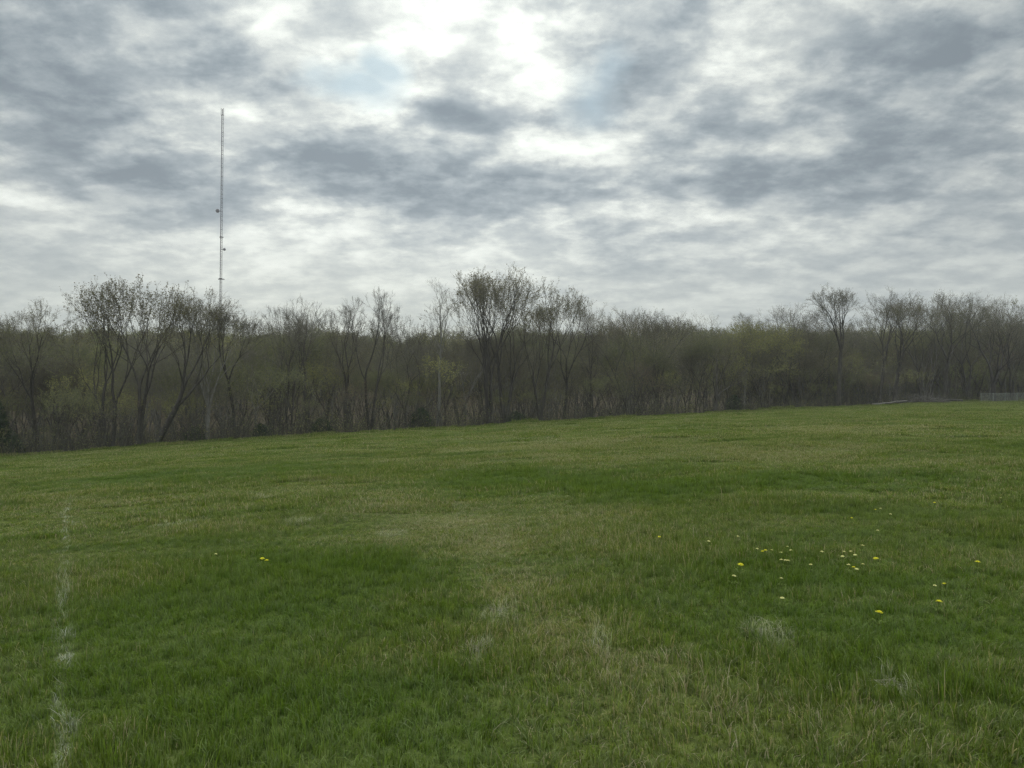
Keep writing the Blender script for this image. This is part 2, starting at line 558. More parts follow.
# ------------------------------------------------------------------ ground sheet
rings = np.concatenate([[0.4], np.arange(1, 30, .6), np.arange(30, 190, 1.3), np.geomspace(190, 700, 26)])
na = 360
phis = np.linspace(-math.pi, math.pi, na, endpoint=False)
RR, PH = np.meshgrid(rings, phis, indexing='ij')
X, Y = RR * np.sin(PH), RR * np.cos(PH)
Z = ground(X, Y)
gv = np.stack([X, Y, Z], -1).reshape(-1, 3)
gi_ = np.arange(len(rings) * na).reshape(len(rings), na)
a, b = gi_[:-1], gi_[1:]
gq = np.stack([a, b, np.roll(b, -1, 1), np.roll(a, -1, 1)], -1).reshape(-1, 4)
gc = len(gv)
gv = np.vstack([gv, [[0, 0, gz(0, 0)]]])
tri = np.stack([np.full(na, gc), gi_[0], np.roll(gi_[0], -1)], -1)
Rr, _ = edge_at(np.arctan2(gv[:, 0], gv[:, 1]))
wood = sstep((np.hypot(gv[:, 0], gv[:, 1]) - Rr - 2) / 4)
gm = mesh_np('ground', gv, [gq[:, ::-1], tri[:, ::-1]], [M_SOIL], attr={'wood': wood}, smooth=True)
tag(link('ground', gm), kind='structure')


# ------------------------------------------------------------------ instancing of uncountable stuff (grass, far wood)
def instancer(name, pts, rot, scl, vid, meshes):
    me = bpy.data.meshes.new(name)
    me.vertices.add(len(pts))
    me.vertices.foreach_set('co', np.ascontiguousarray(pts, np.float32).ravel())
    for k, v in (('rot', rot), ('scl', scl)):
        at = me.attributes.new(k, 'FLOAT_VECTOR', 'POINT')
        at.data.foreach_set('vector', np.ascontiguousarray(v, np.float32).ravel())
    at = me.attributes.new('vid', 'INT', 'POINT')
    at.data.foreach_set('value', np.asarray(vid, np.int32))
    o = link(name, me)
    ng = bpy.data.node_groups.new(name, 'GeometryNodeTree')
    ng.interface.new_socket('Geometry', in_out='INPUT', socket_type='NodeSocketGeometry')
    ng.interface.new_socket('Geometry', in_out='OUTPUT', socket_type='NodeSocketGeometry')
    N, L = ng.nodes, ng.links
    gi, go = N.new('NodeGroupInput'), N.new('NodeGroupOutput')

    def attr(nm, dt):
        n = N.new('GeometryNodeInputNamedAttribute')
        n.data_type = dt
        n.inputs['Name'].default_value = nm
        return n.outputs['Attribute']
    join = N.new('GeometryNodeJoinGeometry')
    out = join.outputs[0]
    va = attr('vid', 'INT')
    ra, sa = attr('rot', 'FLOAT_VECTOR'), attr('scl', 'FLOAT_VECTOR')
    e2r = N.new('FunctionNodeEulerToRotation')
    L.new(ra, e2r.inputs[0])
    for i, src in enumerate(meshes):
        so = bpy.data.objects.new('tuft_source', src)      # never linked to the scene
        oi = N.new('GeometryNodeObjectInfo')
        oi.inputs['Object'].default_value = so
        oi.inputs['As Instance'].default_value = True
        cmp_ = N.new('FunctionNodeCompare')
        cmp_.data_type = 'INT'
        cmp_.operation = 'EQUAL'
        L.new(va, cmp_.inputs[2])
        cmp_.inputs[3].default_value = i
        ip = N.new('GeometryNodeInstanceOnPoints')
        L.new(gi.outputs[0], ip.inputs['Points'])
        L.new(cmp_.outputs[0], ip.inputs['Selection'])
        L.new(oi.outputs['Geometry'], ip.inputs['Instance'])
        L.new(e2r.outputs[0], ip.inputs['Rotation'])
        L.new(sa, ip.inputs['Scale'])
        L.new(ip.outputs[0], join.inputs[0])
    L.new(out, go.inputs[0])
    md = o.modifiers.new('scatter', 'NODES')
    md.node_group = ng
    return o


def blade_tile(seed, size, n, h, w, droop=1.0, clump=0.12):
    r = np.random.RandomState(seed)
    nc = max(int((size / clump) ** 2), 4)
    cl = r.rand(nc, 2) * size - size / 2
    ch = r.uniform(.40, 1.40, nc)
    ca = r.rand(nc) * 2 * math.pi
    p = r.rand(n, 2) * size - size / 2
    d = ((p[:, None] - cl[None]) ** 2).sum(-1)
    ci = d.argmin(1)
    hh = h * ch[ci] * r.uniform(.45, 1.2, n)
    tall = r.rand(n) < .015
    hh[tall] *= 1.7
    az = ca[ci] + r.randn(n) * 1.3
    lean = np.abs(r.randn(n)) * .62 * droop + .15
    dx = np.stack([np.cos(az), np.sin(az)], -1)
    face = az + math.pi / 2 + r.randn(n) * .5
    sd_ = np.stack([np.cos(face), np.sin(face)], -1)
    ww = w * r.uniform(.6, 1.3, n)
    broad = r.rand(n) < .04
    hh[broad] *= .4
    ww[broad] *= 2.6
    V = np.zeros((n, 7, 3))
    prof = ((0, 1.0), (.4, .9), (.75, .6))
    for i, (t, wf) in enumerate(prof):
        off = dx * (hh * lean * t ** 1.8)[:, None]
        z = hh * (t - .25 * lean * t * t)
        for j, sg in enumerate((-.5, .5)):
            V[:, i * 2 + j, :2] = p + off + sd_ * (sg * ww * wf)[:, None]
            V[:, i * 2 + j, 2] = z - (.01 if i == 0 else 0)
    V[:, 6, :2] = p + dx * (hh * lean * 1.05)[:, None]
    V[:, 6, 2] = hh * (1 - .35 * lean)
    base = (np.arange(n) * 7)[:, None]
    q = np.concatenate([base + np.array([[0, 1, 3, 2]]), base + np.array([[2, 3, 5, 4]])])
    t3 = base + np.array([[4, 5, 6]])
    rand = np.repeat(r.rand(n), 7)
    tip = np.tile([0, 0, .3, .3, .7, .7, 1.0], n)
    return mesh_np('grass_tile', V.reshape(-1, 3), [q, t3], [M_GRASS], attr={'rand': rand, 'tip': tip})


LODS = [  # size, r0, r1, half angle, blades, height, width, variants
    (0.5, 0.9, 13, 1.0, 1350, .072, .0042, 8),
    (1.0, 13, 34, .86, 2300, .075, .0085, 6),
    (2.5, 34, 180, .80, 4200, .080, .020, 5),
]
tiles, P_, R_, S_, V_ = [], [], [], [], []
rr = np.random.RandomState(3)
vb = 0
for (sz, r0, r1, ha, nb, bh, bw, nv) in LODS:
    for k in range(nv):
        tiles.append(blade_tile(100 + vb + k, sz, nb, bh, bw, clump=(.11 if sz < .9 else .2 if sz < 2 else .5)))
    n = int(r1 / sz) + 2
    ii, jj = np.meshgrid(np.arange(-n, n), np.arange(-n, n), indexing='ij')
    x, y = (ii.ravel() + .5) * sz, (jj.ravel() + .5) * sz
    r = np.hypot(x, y)
    phi = np.arctan2(x, y)
    Re, _ = edge_at(phi)
    ok = (r >= (r0 - sz * .8 if r0 > 1 else r0)) & (r < r1) & (r < Re + 3) & ((np.abs(phi) < ha) | (r < 5))
    x, y = x[ok], y[ok]
    z = ground(x, y)
    e = sz * .5
    sx = (ground(x + e, y) - ground(x - e, y)) / (2 * e)
    sy = (ground(x, y + e) - ground(x, y - e)) / (2 * e)
    c = len(x)
    k4 = rr.randint(0, 4, c)
    # tilt to the slope: rotation about z first is a multiple of 90 degrees, so turn the slope with it
    R3 = np.zeros((c, 3))
    for i in range(c):
        nrm = Vector((-sx[i], -sy[i], 1)).normalized()
        q = Vector((0, 0, 1)).rotation_difference(nrm)
        R3[i] = (q.to_matrix() @ Matrix.Rotation(k4[i] * math.pi / 2, 3, 'Z')).to_euler()
    hs = .34 + 1.3 * vnoise(x / 1.9 + 5, y / 1.9) * (.6 + .8 * vnoise(x / .7, y / .7 + 17))
    for (cx, cyy, rx, ry) in DRY:
        g = np.exp(-(((x - cx) / rx) ** 2 + ((y - cyy) / ry) ** 2))
        hs *= 1 - .40 * g
    for (cx, cyy, rx, ry) in LUSH:
        g = np.exp(-(((x - cx) / rx) ** 2 + ((y - cyy) / ry) ** 2))
        hs *= 1 + .28 * g
    fringe = sstep((r[ok] - Re[ok] + 3.5) / 4.0)
    hs *= 1 + fringe * 2.8 * np.clip(vnoise(x / 2.7 + 50, y / 2.7 + 8) * 1.8 - .5, 0, 1)
    P_.append(np.stack([x, y, z - .004], -1))
    R_.append(R3)
    S_.append(np.stack([np.full(c, 1.02), np.full(c, 1.02), np.clip(hs, .40, np.where(fringe > 0, 5.0, 1.7))], -1))
    V_.append(vb + rr.randint(0, nv, c))
    vb += nv
tag(instancer('grass', np.concatenate(P_), np.concatenate(R_), np.concatenate(S_), np.concatenate(V_), tiles),
    'rough mown spring grass covering the whole open field', 'grass', kind='stuff')


# ------------------------------------------------------------------ trees
def grow(r, st, dr, ln, r0, P, wig, trop, tip):
    N = len(st)
    pts = np.zeros((N, P, 3))
    pts[:, 0] = st
    d = dr.copy()
    for i in range(1, P):
        d = unit(d + wig * r.randn(N, 3) + np.array([0, 0, trop]))
        pts[:, i] = pts[:, i - 1] + d * (ln / (P - 1))[:, None]
    t = np.linspace(0, 1, P)[None]
    rad = r0[:, None] * (1 - (1 - tip) * t)
    return pts, rad


def kids(r, pts, rad, k, t0, t1, ang, angj):
    N, P, _ = pts.shape
    t = t0 + (t1 - t0) * (np.arange(k)[None] + r.rand(N, k)) / k
    t = np.clip(t, 0, .995).ravel()
    pi = np.repeat(np.arange(N), k)
    f = t * (P - 1)
    i0 = np.floor(f).astype(int)
    fr = (f - i0)[:, None]
    p = pts[pi, i0] * (1 - fr) + pts[pi, i0 + 1] * fr
    T = unit(pts[pi, i0 + 1] - pts[pi, i0])
    rr_ = rad[pi, i0] * (1 - fr[:, 0]) + rad[pi, i0 + 1] * fr[:, 0]
    ref = unit(r.randn(len(t), 3))
    az = (np.arange(k)[None] * 2.4 + r.rand(N, 1) * 6.28 + r.randn(N, k) * .4).ravel()
    A = unit(np.cross(T, np.where(np.abs(T[:, 2:3]) > .9, np.array([1., 0, 0]), np.array([0, 0, 1.]))))
    B = np.cross(T, A)
    Nn = A * np.cos(az)[:, None] + B * np.sin(az)[:, None]
    an = ang + angj * r.randn(len(t))
    d = T * np.cos(an)[:, None] + Nn * np.sin(an)[:, None]
    return p, unit(d), rr_, t, pi


def quads_at(r, p, size, flat=0.0):
    n = len(p)
    a = unit(r.randn(n, 3) * np.array([1, 1, 1 - flat]))
    b = unit(np.cross(a, unit(r.randn(n, 3))))
    s = (size * r.uniform(.6, 1.4, n))[:, None]
    v = np.stack([p - a * s * .5, p + b * s * .32, p + a * s * .5, p - b * s * .32], 1).reshape(-1, 3)
    f = np.arange(n * 4).reshape(n, 4)
    return v, f


def tree_meshes(seed, Ht, stems=1, spread=.12, lean=(0, 0), cbase=.35, limb_ang=.62, limb_len=.36, k=(13, 6, 6, 4), trop=.10,
                leaf_mat=None, leaf_n=2, leaf_max=3800, leaf_size=.075, bark=None, twig=None, r0=None, fork=0.0, twr=1.0):
    r = np.random.RandomState(seed)
    bark, twig, leaf_mat = bark or M_BARK, twig or M_TWIG, leaf_mat or M_BUD
    r0 = r0 or Ht * .0125
    if stems > 1:
        k = (max(5, int(k[0] * (1.35 / stems ** .62))), k[1], max(4, k[2] - 1), max(2, k[3] - 1) if k[3] else 0)
    dr = np.zeros((stems, 3))
    dr[:, 2] = 1
    if stems > 1:
        az = np.arange(stems) * 2 * math.pi / stems + r.rand() * 6
        sp = spread * r.uniform(.7, 1.3, stems)
        dr[:, 0] = np.cos(az) * sp
        dr[:, 1] = np.sin(az) * sp * .7
    dr[:, 0] += lean[0]
    dr[:, 1] += lean[1]
    dr = unit(dr)
    st = np.zeros((stems, 3))
    st[:, 2] = -.6
    if stems > 1:
        st[:, :2] += dr[:, :2] * r0 * 2.5
    ln = np.full(stems, Ht * 1.0) * (1 if stems == 1 else 1) * r.uniform(.88, 1.02, stems) * (1 if stems > 1 else 1.0)
    p0, a0 = grow(r, st, dr, ln, np.full(stems, r0 * (1 if stems == 1 else .72)), 14, .045, .012, .12)
    p0[:, :, 2] += 0
    tr = Acc()
    # root flare
    a0[:, 0] *= 1.35
    tr.add(*tubes(p0, a0, 8))
    s1, d1, q1, t1, pi = kids(r, p0, a0, k[0], cbase, .97, limb_ang, .14)
    cf = (t1 - cbase) / (1 - cbase)
    l1 = Ht * limb_len * (.48 + .52 * (1 - cf) ** .8) * r.uniform(.65, 1.15, len(t1)) * np.where(cf < .12, .7, 1)
    p1, a1 = grow(r, s1, d1, l1, np.minimum(q1 * .62, l1 * .022 + .012), 8, .10, trop, .25)
    tr.add(*tubes(p1, a1, 5))
    s2, d2, q2, t2, pi2 = kids(r, p1, a1, k[1], .22, .98, .62, .18)
    l2 = l1[pi2] * (.62 - .30 * t2) * r.uniform(.6, 1.2, len(t2)) + .15
    p2, a2 = grow(r, s2, d2, l2, np.minimum(q2 * .6, .035), 6, .12, trop * .8, .35)
    cw = Acc()
    tr.add(*tubes(p2, a2, 4))
    s3, d3, q3, t3, pi3 = kids(r, p2, a2, k[2], .15, .98, .60, .2)
    l3 = l2[pi3] * (.60 - .25 * t3) * r.uniform(.6, 1.2, len(t3)) + .12
    p3, a3 = grow(r, s3, d3, l3, np.clip(q3 * .6, .006, .014) * twr, 4, .14, trop * .7, .5)
    cw.add(*tubes(p3, a3, 3), 0)
    ends = p3[:, 1:]
    if k[3]:
        s4, d4, q4, t4, pi4 = kids(r, p3, a3, k[3], .15, .98, .62, .2)
        l4 = np.clip(l3[pi4] * .5, .15, .55) * r.uniform(.6, 1.3, len(t4))
        p4, a4 = grow(r, s4, d4, l4, np.full(len(t4), .0062) * twr, 3, .15, trop * .6, .6)
        cw.add(*tubes(p4, a4, 3), 0)
        ends = p4[:, 1:]
    ends = ends.reshape(-1, 3)
    if leaf_n:
        e = np.repeat(ends, leaf_n, 0) if leaf_n >= 1 else ends[r.rand(len(ends)) < leaf_n]
        if len(e) > leaf_max:
            e = e[r.permutation(len(e))[:leaf_max]]
        e = e + r.randn(*e.shape) * .06
        cw.add(*quads_at(r, e, leaf_size), 1)
    # root flare and crown share the tree's own frame (base at the origin)
    return tr.mesh('trunk', [bark], smooth=True), cw.mesh('crown', [twig, leaf_mat])


def conifer_meshes(seed, Ht, wd):
    r = np.random.RandomState(seed)
    tr, cw = Acc(), Acc()
    p0, a0 = grow(r, np.array([[0, 0, -.3]]), np.array([[0, 0, 1.]]), np.array([Ht]), np.array([Ht * .016]), 8, .02, 0, .1)
    tr.add(*tubes(p0, a0, 7))
    s, d, q, t, pi = kids(r, p0, a0, 110, .04, .98, 1.25, .2)
    l = wd * (1 - t) ** .75 * r.uniform(.6, 1.15, len(t)) + .08
    p1, a1 = grow(r, s, d, l, np.full(len(t), .012), 6, .08, .08, .4)
    cw.add(*tubes(p1, a1, 3), 0)
    s2, d2, q2, t2, pi2 = kids(r, p1, a1, 12, .1, .99, .8, .25)
    p2, a2 = grow(r, s2, d2, np.clip(l[pi2] * .35, .06, .4), np.full(len(t2), .006), 3, .1, 0, .5)
    cw.add(*tubes(p2, a2, 3), 0)
    e = np.repeat(p2.reshape(-1, 3), 4, 0)
    e = e + r.randn(*e.shape) * .06
    cw.add(*quads_at(r, e, .13), 1)
    return tr.mesh('trunk', [M_BARK], smooth=True), cw.mesh('crown', [M_TWIG, M_EVER])


def tree(name, meshes, x, y, label, cat='tree', group=None, scale=1.0, rotz=0.0):
    o = bpy.data.objects.new(name, None)
    COL.objects.link(o)
    o.empty_display_size = .5
    o.location = (x, y, gz(x, y))
    o.rotation_euler = (0, 0, rotz)
    o.scale = (scale,) * 3
    tag(o, label, cat, group)
    link('trunk', meshes[0], o)
    link('crown', meshes[1], o)
    return o


def spot(px, s):
    """a place on image column px, s metres behind the crest of the field"""
    t = (px - 512) / FPX
    phi = math.atan(t)
    R, _ = edge_at(phi)
    R = float(R) + s
    return R * math.sin(phi), R * math.cos(phi)


def height_for(x, y, ytop):
    d = pix_dir(512, ytop)
    return CAM_Z + d[2] * y - gz(x, y)


def fork_meshes(seed, Ht, stems=1, trunk=.22, ang=.36, q=.82, seq=(3, 2, 3, 2, 2, 3, 2), lean=(0, 0), trop=.035, leaf_mat=None, leaf_max=4500,
                leaf_size=.08, bark=None, twig=None, r0=None, spread=.2, tw=5, twl=.75):
    """a spreading crown: trunk and limbs fork again and again, rounding the head"""
    r = np.random.RandomState(seed)
    bark, twig, leaf_mat = bark or M_BARK, twig or M_TWIG, leaf_mat or M_BUD
    r0 = r0 or Ht * .0135
    dr = np.zeros((stems, 3))
    dr[:, 2] = 1
    if stems > 1:
        az = np.arange(stems) * 2 * math.pi / stems + r.rand() * 1.5
        dr[:, 0] = np.cos(az) * spread
        dr[:, 1] = np.sin(az) * spread * .8
    dr[:, 0] += lean[0]
    dr[:, 1] += lean[1]
    dr = unit(dr)
    st = np.zeros((stems, 3))
    st[:, 2] = -.5
    st[:, :2] = dr[:, :2] * r0 * 1.5
    ln = Ht * trunk * r.uniform(.8, 1.25, stems)
    L1 = Ht * (1 - trunk) * (1 - q) / (1 - q ** len(seq)) * 1.1
    p, a = grow(r, st, dr, ln, np.full(stems, r0 * (1 if stems == 1 else .75)), 8, .035, 0, .82)
    a[:, 0] *= 1.4
    a[:, 1] *= 1.1
    tr, cw = Acc(), Acc()
    tr.add(*tubes(p, a, 8))
    side = []
    nl = len(seq)
    tips = []
    for i, nf in enumerate(seq):
        N = len(p)
        T = unit(p[:, -1] - p[:, -2])
        st = np.repeat(p[:, -1], nf, 0)
        Tn = np.repeat(T, nf, 0)
        A = unit(np.cross(Tn, np.where(np.abs(Tn[:, 2:3]) > .9, np.array([1., 0, 0]), np.array([0, 0, 1.]))))
        B = np.cross(Tn, A)
        az = (np.arange(nf)[None] * 2 * math.pi / nf + r.rand(N, 1) * 6.28 + r.randn(N, nf) * .35).ravel()
        lead = (np.arange(nf)[None] == 0) & (r.rand(N, 1) < .75)
        lead = lead.ravel()
        an = np.where(lead, ang * .45, ang * 1.12) * r.uniform(.7, 1.3, N * nf)
        d = Tn * np.cos(an)[:, None] + (A * np.cos(az)[:, None] + B * np.sin(az)[:, None]) * np.sin(an)[:, None]
        ln = L1 * q ** i * np.where(lead, 1.08, .88) * r.uniform(.7, 1.25, N * nf)
        rr_ = np.repeat(a[:, -1], nf) * np.where(lead, .80, .60)
        rr_ = np.maximum(rr_, .0065)
        p, a = grow(r, st, unit(d), ln, rr_, 5 if i < 4 else 4, .07 + .01 * i, trop, .8)
        if i < nl - 2:
            tr.add(*tubes(p, a, 6 if i < 3 else 4))
        else:
            cw.add(*tubes(p, a, 3), 0)
        if i >= 2:
            s2, d2, q2, t2, pi2 = kids(r, p, a, tw if i > 3 else 2, .1, .98, .65, .2)
            l2 = np.full(len(t2), Ht * .03) * r.uniform(.4, 1.5, len(t2)) * twl * (1.2 if i < 4 else 1)
            p2, a2 = grow(r, s2, d2, l2, np.full(len(t2), .0065), 4, .13, trop * 2, .6)
            cw.add(*tubes(p2, a2, 3), 0)
            tips.append(p2[:, 2:].reshape(-1, 3))
    if leaf_max:
        e = np.concatenate(tips)
        if len(e) < leaf_max:
            e = np.repeat(e, int(math.ceil(leaf_max / len(e))), 0)
        e = e[r.permutation(len(e))[:leaf_max]]
        e = e + r.randn(*e.shape) * .06
        cw.add(*quads_at(r, e, leaf_size), 1)
    else:
        cw.add(*quads_at(r, tips[-1][:200], .02), 1)
    return tr.mesh('trunk', [bark], smooth=True), cw.mesh('crown', [twig, leaf_mat])


# the trees one can tell apart: (px, metres behind crest, top row, label, params)
T = [
    (38, 6, 303, 'thin tree with sparse twiggy top at the far left, before the wide bare pair',
     dict(F=1, trunk=.40, ang=.30, leaf_max=3000)),
    (112, 4, 282, 'wide budding tree leaning left, left one of the big pair at the left end',
     dict(F=1, stems=2, spread=.16, lean=(-.10, 0), trunk=.30, trop=.045, ang=.27, seq=(2, 3, 2, 3, 2, 2, 2), leaf_max=3600, leaf_size=.125, tw=3, twl=.6, r0=.24)),
    (139, 3, 276, 'broad budding tree with thick dark forked trunk, tallest at the left end',
     dict(F=1, stems=2, spread=.07, trunk=.32, trop=.045, ang=.28, seq=(2, 3, 2, 3, 2, 2, 2), leaf_max=3600, leaf_size=.125, tw=3, twl=.6, r0=.24)),
    (152, 2, 287, 'tree whose trunk leans strongly to the right beside the broad forked tree',
     dict(F=1, stems=1, lean=(.42, 0), trunk=.38, ang=.28, trop=.07, seq=(3, 2, 2, 2, 2, 2, 2), tw=3, leaf_max=3000, r0=.24)),
    (208, 5, 290, 'upright tree with pale fine twigs just left of the radio mast',
     dict(F=1, stems=2, spread=.12, trunk=.26, ang=.30, leaf_max=4000, seq=(2, 3, 2, 2, 3, 2, 2), bark=M_BARKG)),
    (236, 7, 302, 'straight trunked bare tree just right of the radio mast',
     dict(F=1, trunk=.45, ang=.30, leaf_max=2500)),
    (290, 4, 304, 'forked bare tree with dark limbs between the mast and the bare twin tree',
     dict(F=1, stems=2, spread=.18, trunk=.24, ang=.30, seq=(2, 2, 3, 2, 2, 2, 2), leaf_max=0)),
    (309, 9, 298, 'spiky bare tree poking above the wood, right of the forked dark one',
     dict(F=1, trunk=.42, ang=.27, seq=(3, 2, 2, 3, 2, 2, 2), leaf_max=0)),
    (346, 8, 302, 'narrow bare tree left of the tall bare twin stemmed tree',
     dict(F=1, trunk=.40, ang=.26, seq=(3, 2, 2, 2, 2, 2, 2), leaf_max=0)),
    (370, 3, 291, 'tall bare tree with twin stems rising in a V, left of centre',
     dict(F=1, stems=2, spread=.15, trunk=.40, ang=.27, seq=(2, 2, 2, 3, 2, 2, 2), leaf_max=0, r0=.20)),
    (408, 8, 309, 'small brushy bare tree between the V shaped one and the slender one',
     dict(F=1, stems=2, spread=.15, trunk=.25, ang=.34, seq=(3, 2, 2, 2, 2, 2, 2), leaf_max=1500)),
    (438, 3, 280, 'slender leafless tree with open candelabra top, left of the big rounded trees',
     dict(stems=1, cbase=.55, limb_len=.26, limb_ang=.60, k=(11, 5, 4, 3), leaf_n=0, r0=.17, bark=M_BARKG)),
    (489, 3, 266, 'tall fan shaped budding tree with many stems, left of the rounded pair at centre',
     dict(F=1, stems=4, spread=.11, lean=(-.03, 0), trunk=.34, ang=.23, trop=.05, seq=(2, 2, 3, 2, 2, 3, 2), leaf_max=3800, leaf_size=.125, tw=3, twl=.6, r0=.26)),
    (505, 7, 267, 'tall rounded budding tree with one straight dark stem in the centre',
     dict(F=1, stems=2, spread=.06, trunk=.38, ang=.25, trop=.05, seq=(3, 2, 3, 2, 2, 2, 2), leaf_max=3800, leaf_size=.125, tw=3, twl=.6, r0=.26)),
    (540, 5, 275, 'rounded budding tree, right one of the tall group at centre',
     dict(F=1, stems=2, spread=.08, lean=(.02, 0), trunk=.36, ang=.25, trop=.05, seq=(3, 2, 2, 3, 2, 2, 2), leaf_max=3800, leaf_size=.125, tw=3, twl=.6, r0=.26)),
    (563, 11, 292, 'lower budding tree at the right shoulder of the tall centre group',
     dict(F=1, trunk=.38, ang=.32, leaf_max=6000)),
    (592, 12, 313, 'small bare tree in the dip right of the tall centre group',
     dict(stems=2, spread=.2, cbase=.4, limb_len=.3, k=(12, 6, 5, 3), leaf_n=0)),
    (629, 8, 307, 'rounded twiggy tree, first rise right of the dip',
     dict(F=1, stems=2, spread=.15, trunk=.2, ang=.40, leaf_max=6000)),
    (657, 14, 309, 'fine twigged tree with open top beside the first rounded one',
     dict(F=1, stems=1, trunk=.3, ang=.38, leaf_max=3000)),
    (698, 16, 313, 'low domed brown tree between two fine twigged ones',
     dict(F=1, stems=2, spread=.2, trunk=.18, ang=.48, leaf_max=8000, trop=0.01)),
    (713, 2, 345, 'dark short trunk with crooked limbs in front of the domed brown tree',
     dict(F=1, stems=1, lean=(.1, 0), trunk=.25, ang=.5, seq=(3, 2, 2, 2, 2, 2), leaf_max=0, r0=.28)),
    (743, 14, 311, 'narrow grey twiggy tree left of the yellow green tree',
     dict(stems=1, cbase=.45, limb_len=.26, k=(13, 6, 6, 4), leaf_n=1, bark=M_BARKG)),
    (764, 8, 318, 'tree in fresh yellow green leaf, brightest in the tree line',
     dict(F=1, stems=2, spread=.2, trunk=.16, ang=.44, leaf_max=20000, leaf_size=.11, leaf_mat=M_YG)),
    (800, 12, 303, 'wide round tree with arched brown twigs left of the tall straight one',
     dict(F=1, stems=2, spread=.2, trunk=.25, ang=.46, trop=0.0, leaf_max=6000)),
    (839, 3, 287, 'tall straight single trunk tree with round budding head',
     dict(F=1, stems=1, trunk=.46, ang=.33, seq=(3, 2, 3, 2, 2, 2, 2), leaf_max=7000, r0=.32)),
    (880, 5, 288, 'tall spreading tree, second of the two high ones at the right',
     dict(F=1, stems=1, trunk=.36, ang=.36, seq=(3, 2, 3, 2, 2, 3, 2), leaf_max=7000, r0=.30)),
    (893, 2, 300, 'leaning dark trunk tree close beside the second high one',
     dict(F=1, stems=1, lean=(.12, 0), trunk=.42, ang=.34, leaf_max=4000, r0=.28)),
    (922, 7, 296, 'flat topped dense budding tree behind the brush pile',
     dict(F=1, stems=3, spread=.2, trunk=.3, ang=.42, seq=(2, 2, 3, 2, 2, 2, 2), leaf_max=10000)),
    (944, 5, 293, 'straight tree behind the dark low log, sky showing beside its trunk',
     dict(F=1, stems=1, trunk=.42, ang=.40, leaf_max=6000, r0=.28)),
    (969, 6, 293, 'rounded tall tree with fine twigs left of the wire fence',
     dict(F=1, stems=2, spread=.12, trunk=.35, ang=.40, seq=(3, 2, 2, 3, 2, 2, 2), leaf_max=6000)),
    (994, 2, 304, 'thick dark trunk with forked limbs rising behind the wire fence',
     dict(F=1, stems=1, trunk=.2, ang=.44, q=.85, leaf_max=4000, r0=.42)),
    (1012, 6, 296, 'dense budding tree above the right end of the wire fence',
     dict(F=1, stems=2, spread=.15, trunk=.3, ang=.42, leaf_max=7000)),
    (1040, 5, 300, 'tree cut by the right edge of the view behind the fence',
     dict(stems=2, spread=.2, cbase=.42, limb_len=.36, k=(13, 7, 6, 4), leaf_n=2)),
    (2, 7, 318, 'budding tree at the left edge of the view behind the dark cedar',
     dict(F=1, stems=2, spread=.2, trunk=.25, ang=.42, leaf_max=8000, leaf_mat=M_GRN)),
]


def extents(meshes):
    n = len(meshes[1].vertices)
    co = np.empty(n * 3, np.float32)
    meshes[1].vertices.foreach_get('co', co)
    return np.percentile(co.reshape(-1, 3)[:, 2], 99.9)


for i, (px, s, ytop, lab, prm) in enumerate(T):
    x, y = spot(px, s)
    Ht = height_for(x, y, ytop)
    prm = dict(prm)
    ms = fork_meshes(500 + i, Ht, **prm) if prm.pop('F', 0) else tree_meshes(500 + i, Ht, **prm)
    sc = Ht / extents(ms)
    tree('budding_tree' if prm.get('leaf_n', 2) and prm.get('leaf_max', 1) else 'bare_tree', ms, x, y, lab, scale=sc)

# variants for the crowded wood behind
VAR = []
for i, prm in enumerate([
    dict(stems=1, trunk=.34, ang=.34, leaf_mat=M_BUD, leaf_max=6000),
    dict(stems=2, spread=.2, trunk=.26, ang=.38, leaf_mat=M_BUD, leaf_max=9000, leaf_size=.10),
    dict(stems=1, trunk=.36, ang=.34, leaf_max=0, bark=M_BARKG),
    dict(stems=2, spread=.22, trunk=.22, ang=.42, leaf_mat=M_GRN, leaf_max=11000, leaf_size=.12),
    dict(stems=3, spread=.25, trunk=.2, ang=.42, seq=(2, 2, 3, 2, 2, 2, 2), leaf_mat=M_YG, leaf_max=9000, leaf_size=.10),
    dict(stems=1, trunk=.25, ang=.44, leaf_mat=M_TAN, leaf_max=8000, leaf_size=.09),
    dict(stems=2, spread=.15, trunk=.3, ang=.34, leaf_mat=M_GRN, leaf_max=4500, bark=M_BARKG),
    dict(stems=1, trunk=.16, ang=.46, leaf_mat=M_GRN, leaf_max=14000, leaf_size=.13),
]):
    VAR.append(fork_meshes(800 + i, 14.0, **prm))
KIND = ['slim brown tree', 'double stemmed brown tree', 'grey leafless tree', 'forked dull green tree', 'many stemmed yellow green tree',
        'tan leafed tree', 'grey sparsely green tree', 'bushy green tree']
PEND = []
MARK = ['thin twiggy tree at far left', 'tree leaning left', 'broad dark forked tree', 'strongly leaning trunk', 'pale twigged tree left of mast',
        'straight tree right of mast', 'forked bare tree past mast', 'spiky bare tree', 'narrow bare tree', 'tall bare V shaped tree', 'small brushy tree',
        'slender candelabra tree', 'tall fan shaped tree', 'tall rounded centre tree', 'right tall centre tree', 'shoulder tree right of centre', 'small tree in the dip',
        'first rounded tree past the dip', 'open fine twigged tree', 'low domed tree', 'dark crooked trunk', 'narrow grey tree', 'bright yellow green tree', 'wide arched tree',
        'tall straight round headed tree', 'tall spreading right tree', 'leaning dark trunk', 'flat topped tree', 'straight tree by the log', 'rounded tree left of the fence',
        'thick trunk behind the fence', 'tree above fence end', 'tree cut by right edge', 'tree at left edge']
r = np.random.RandomState(21)
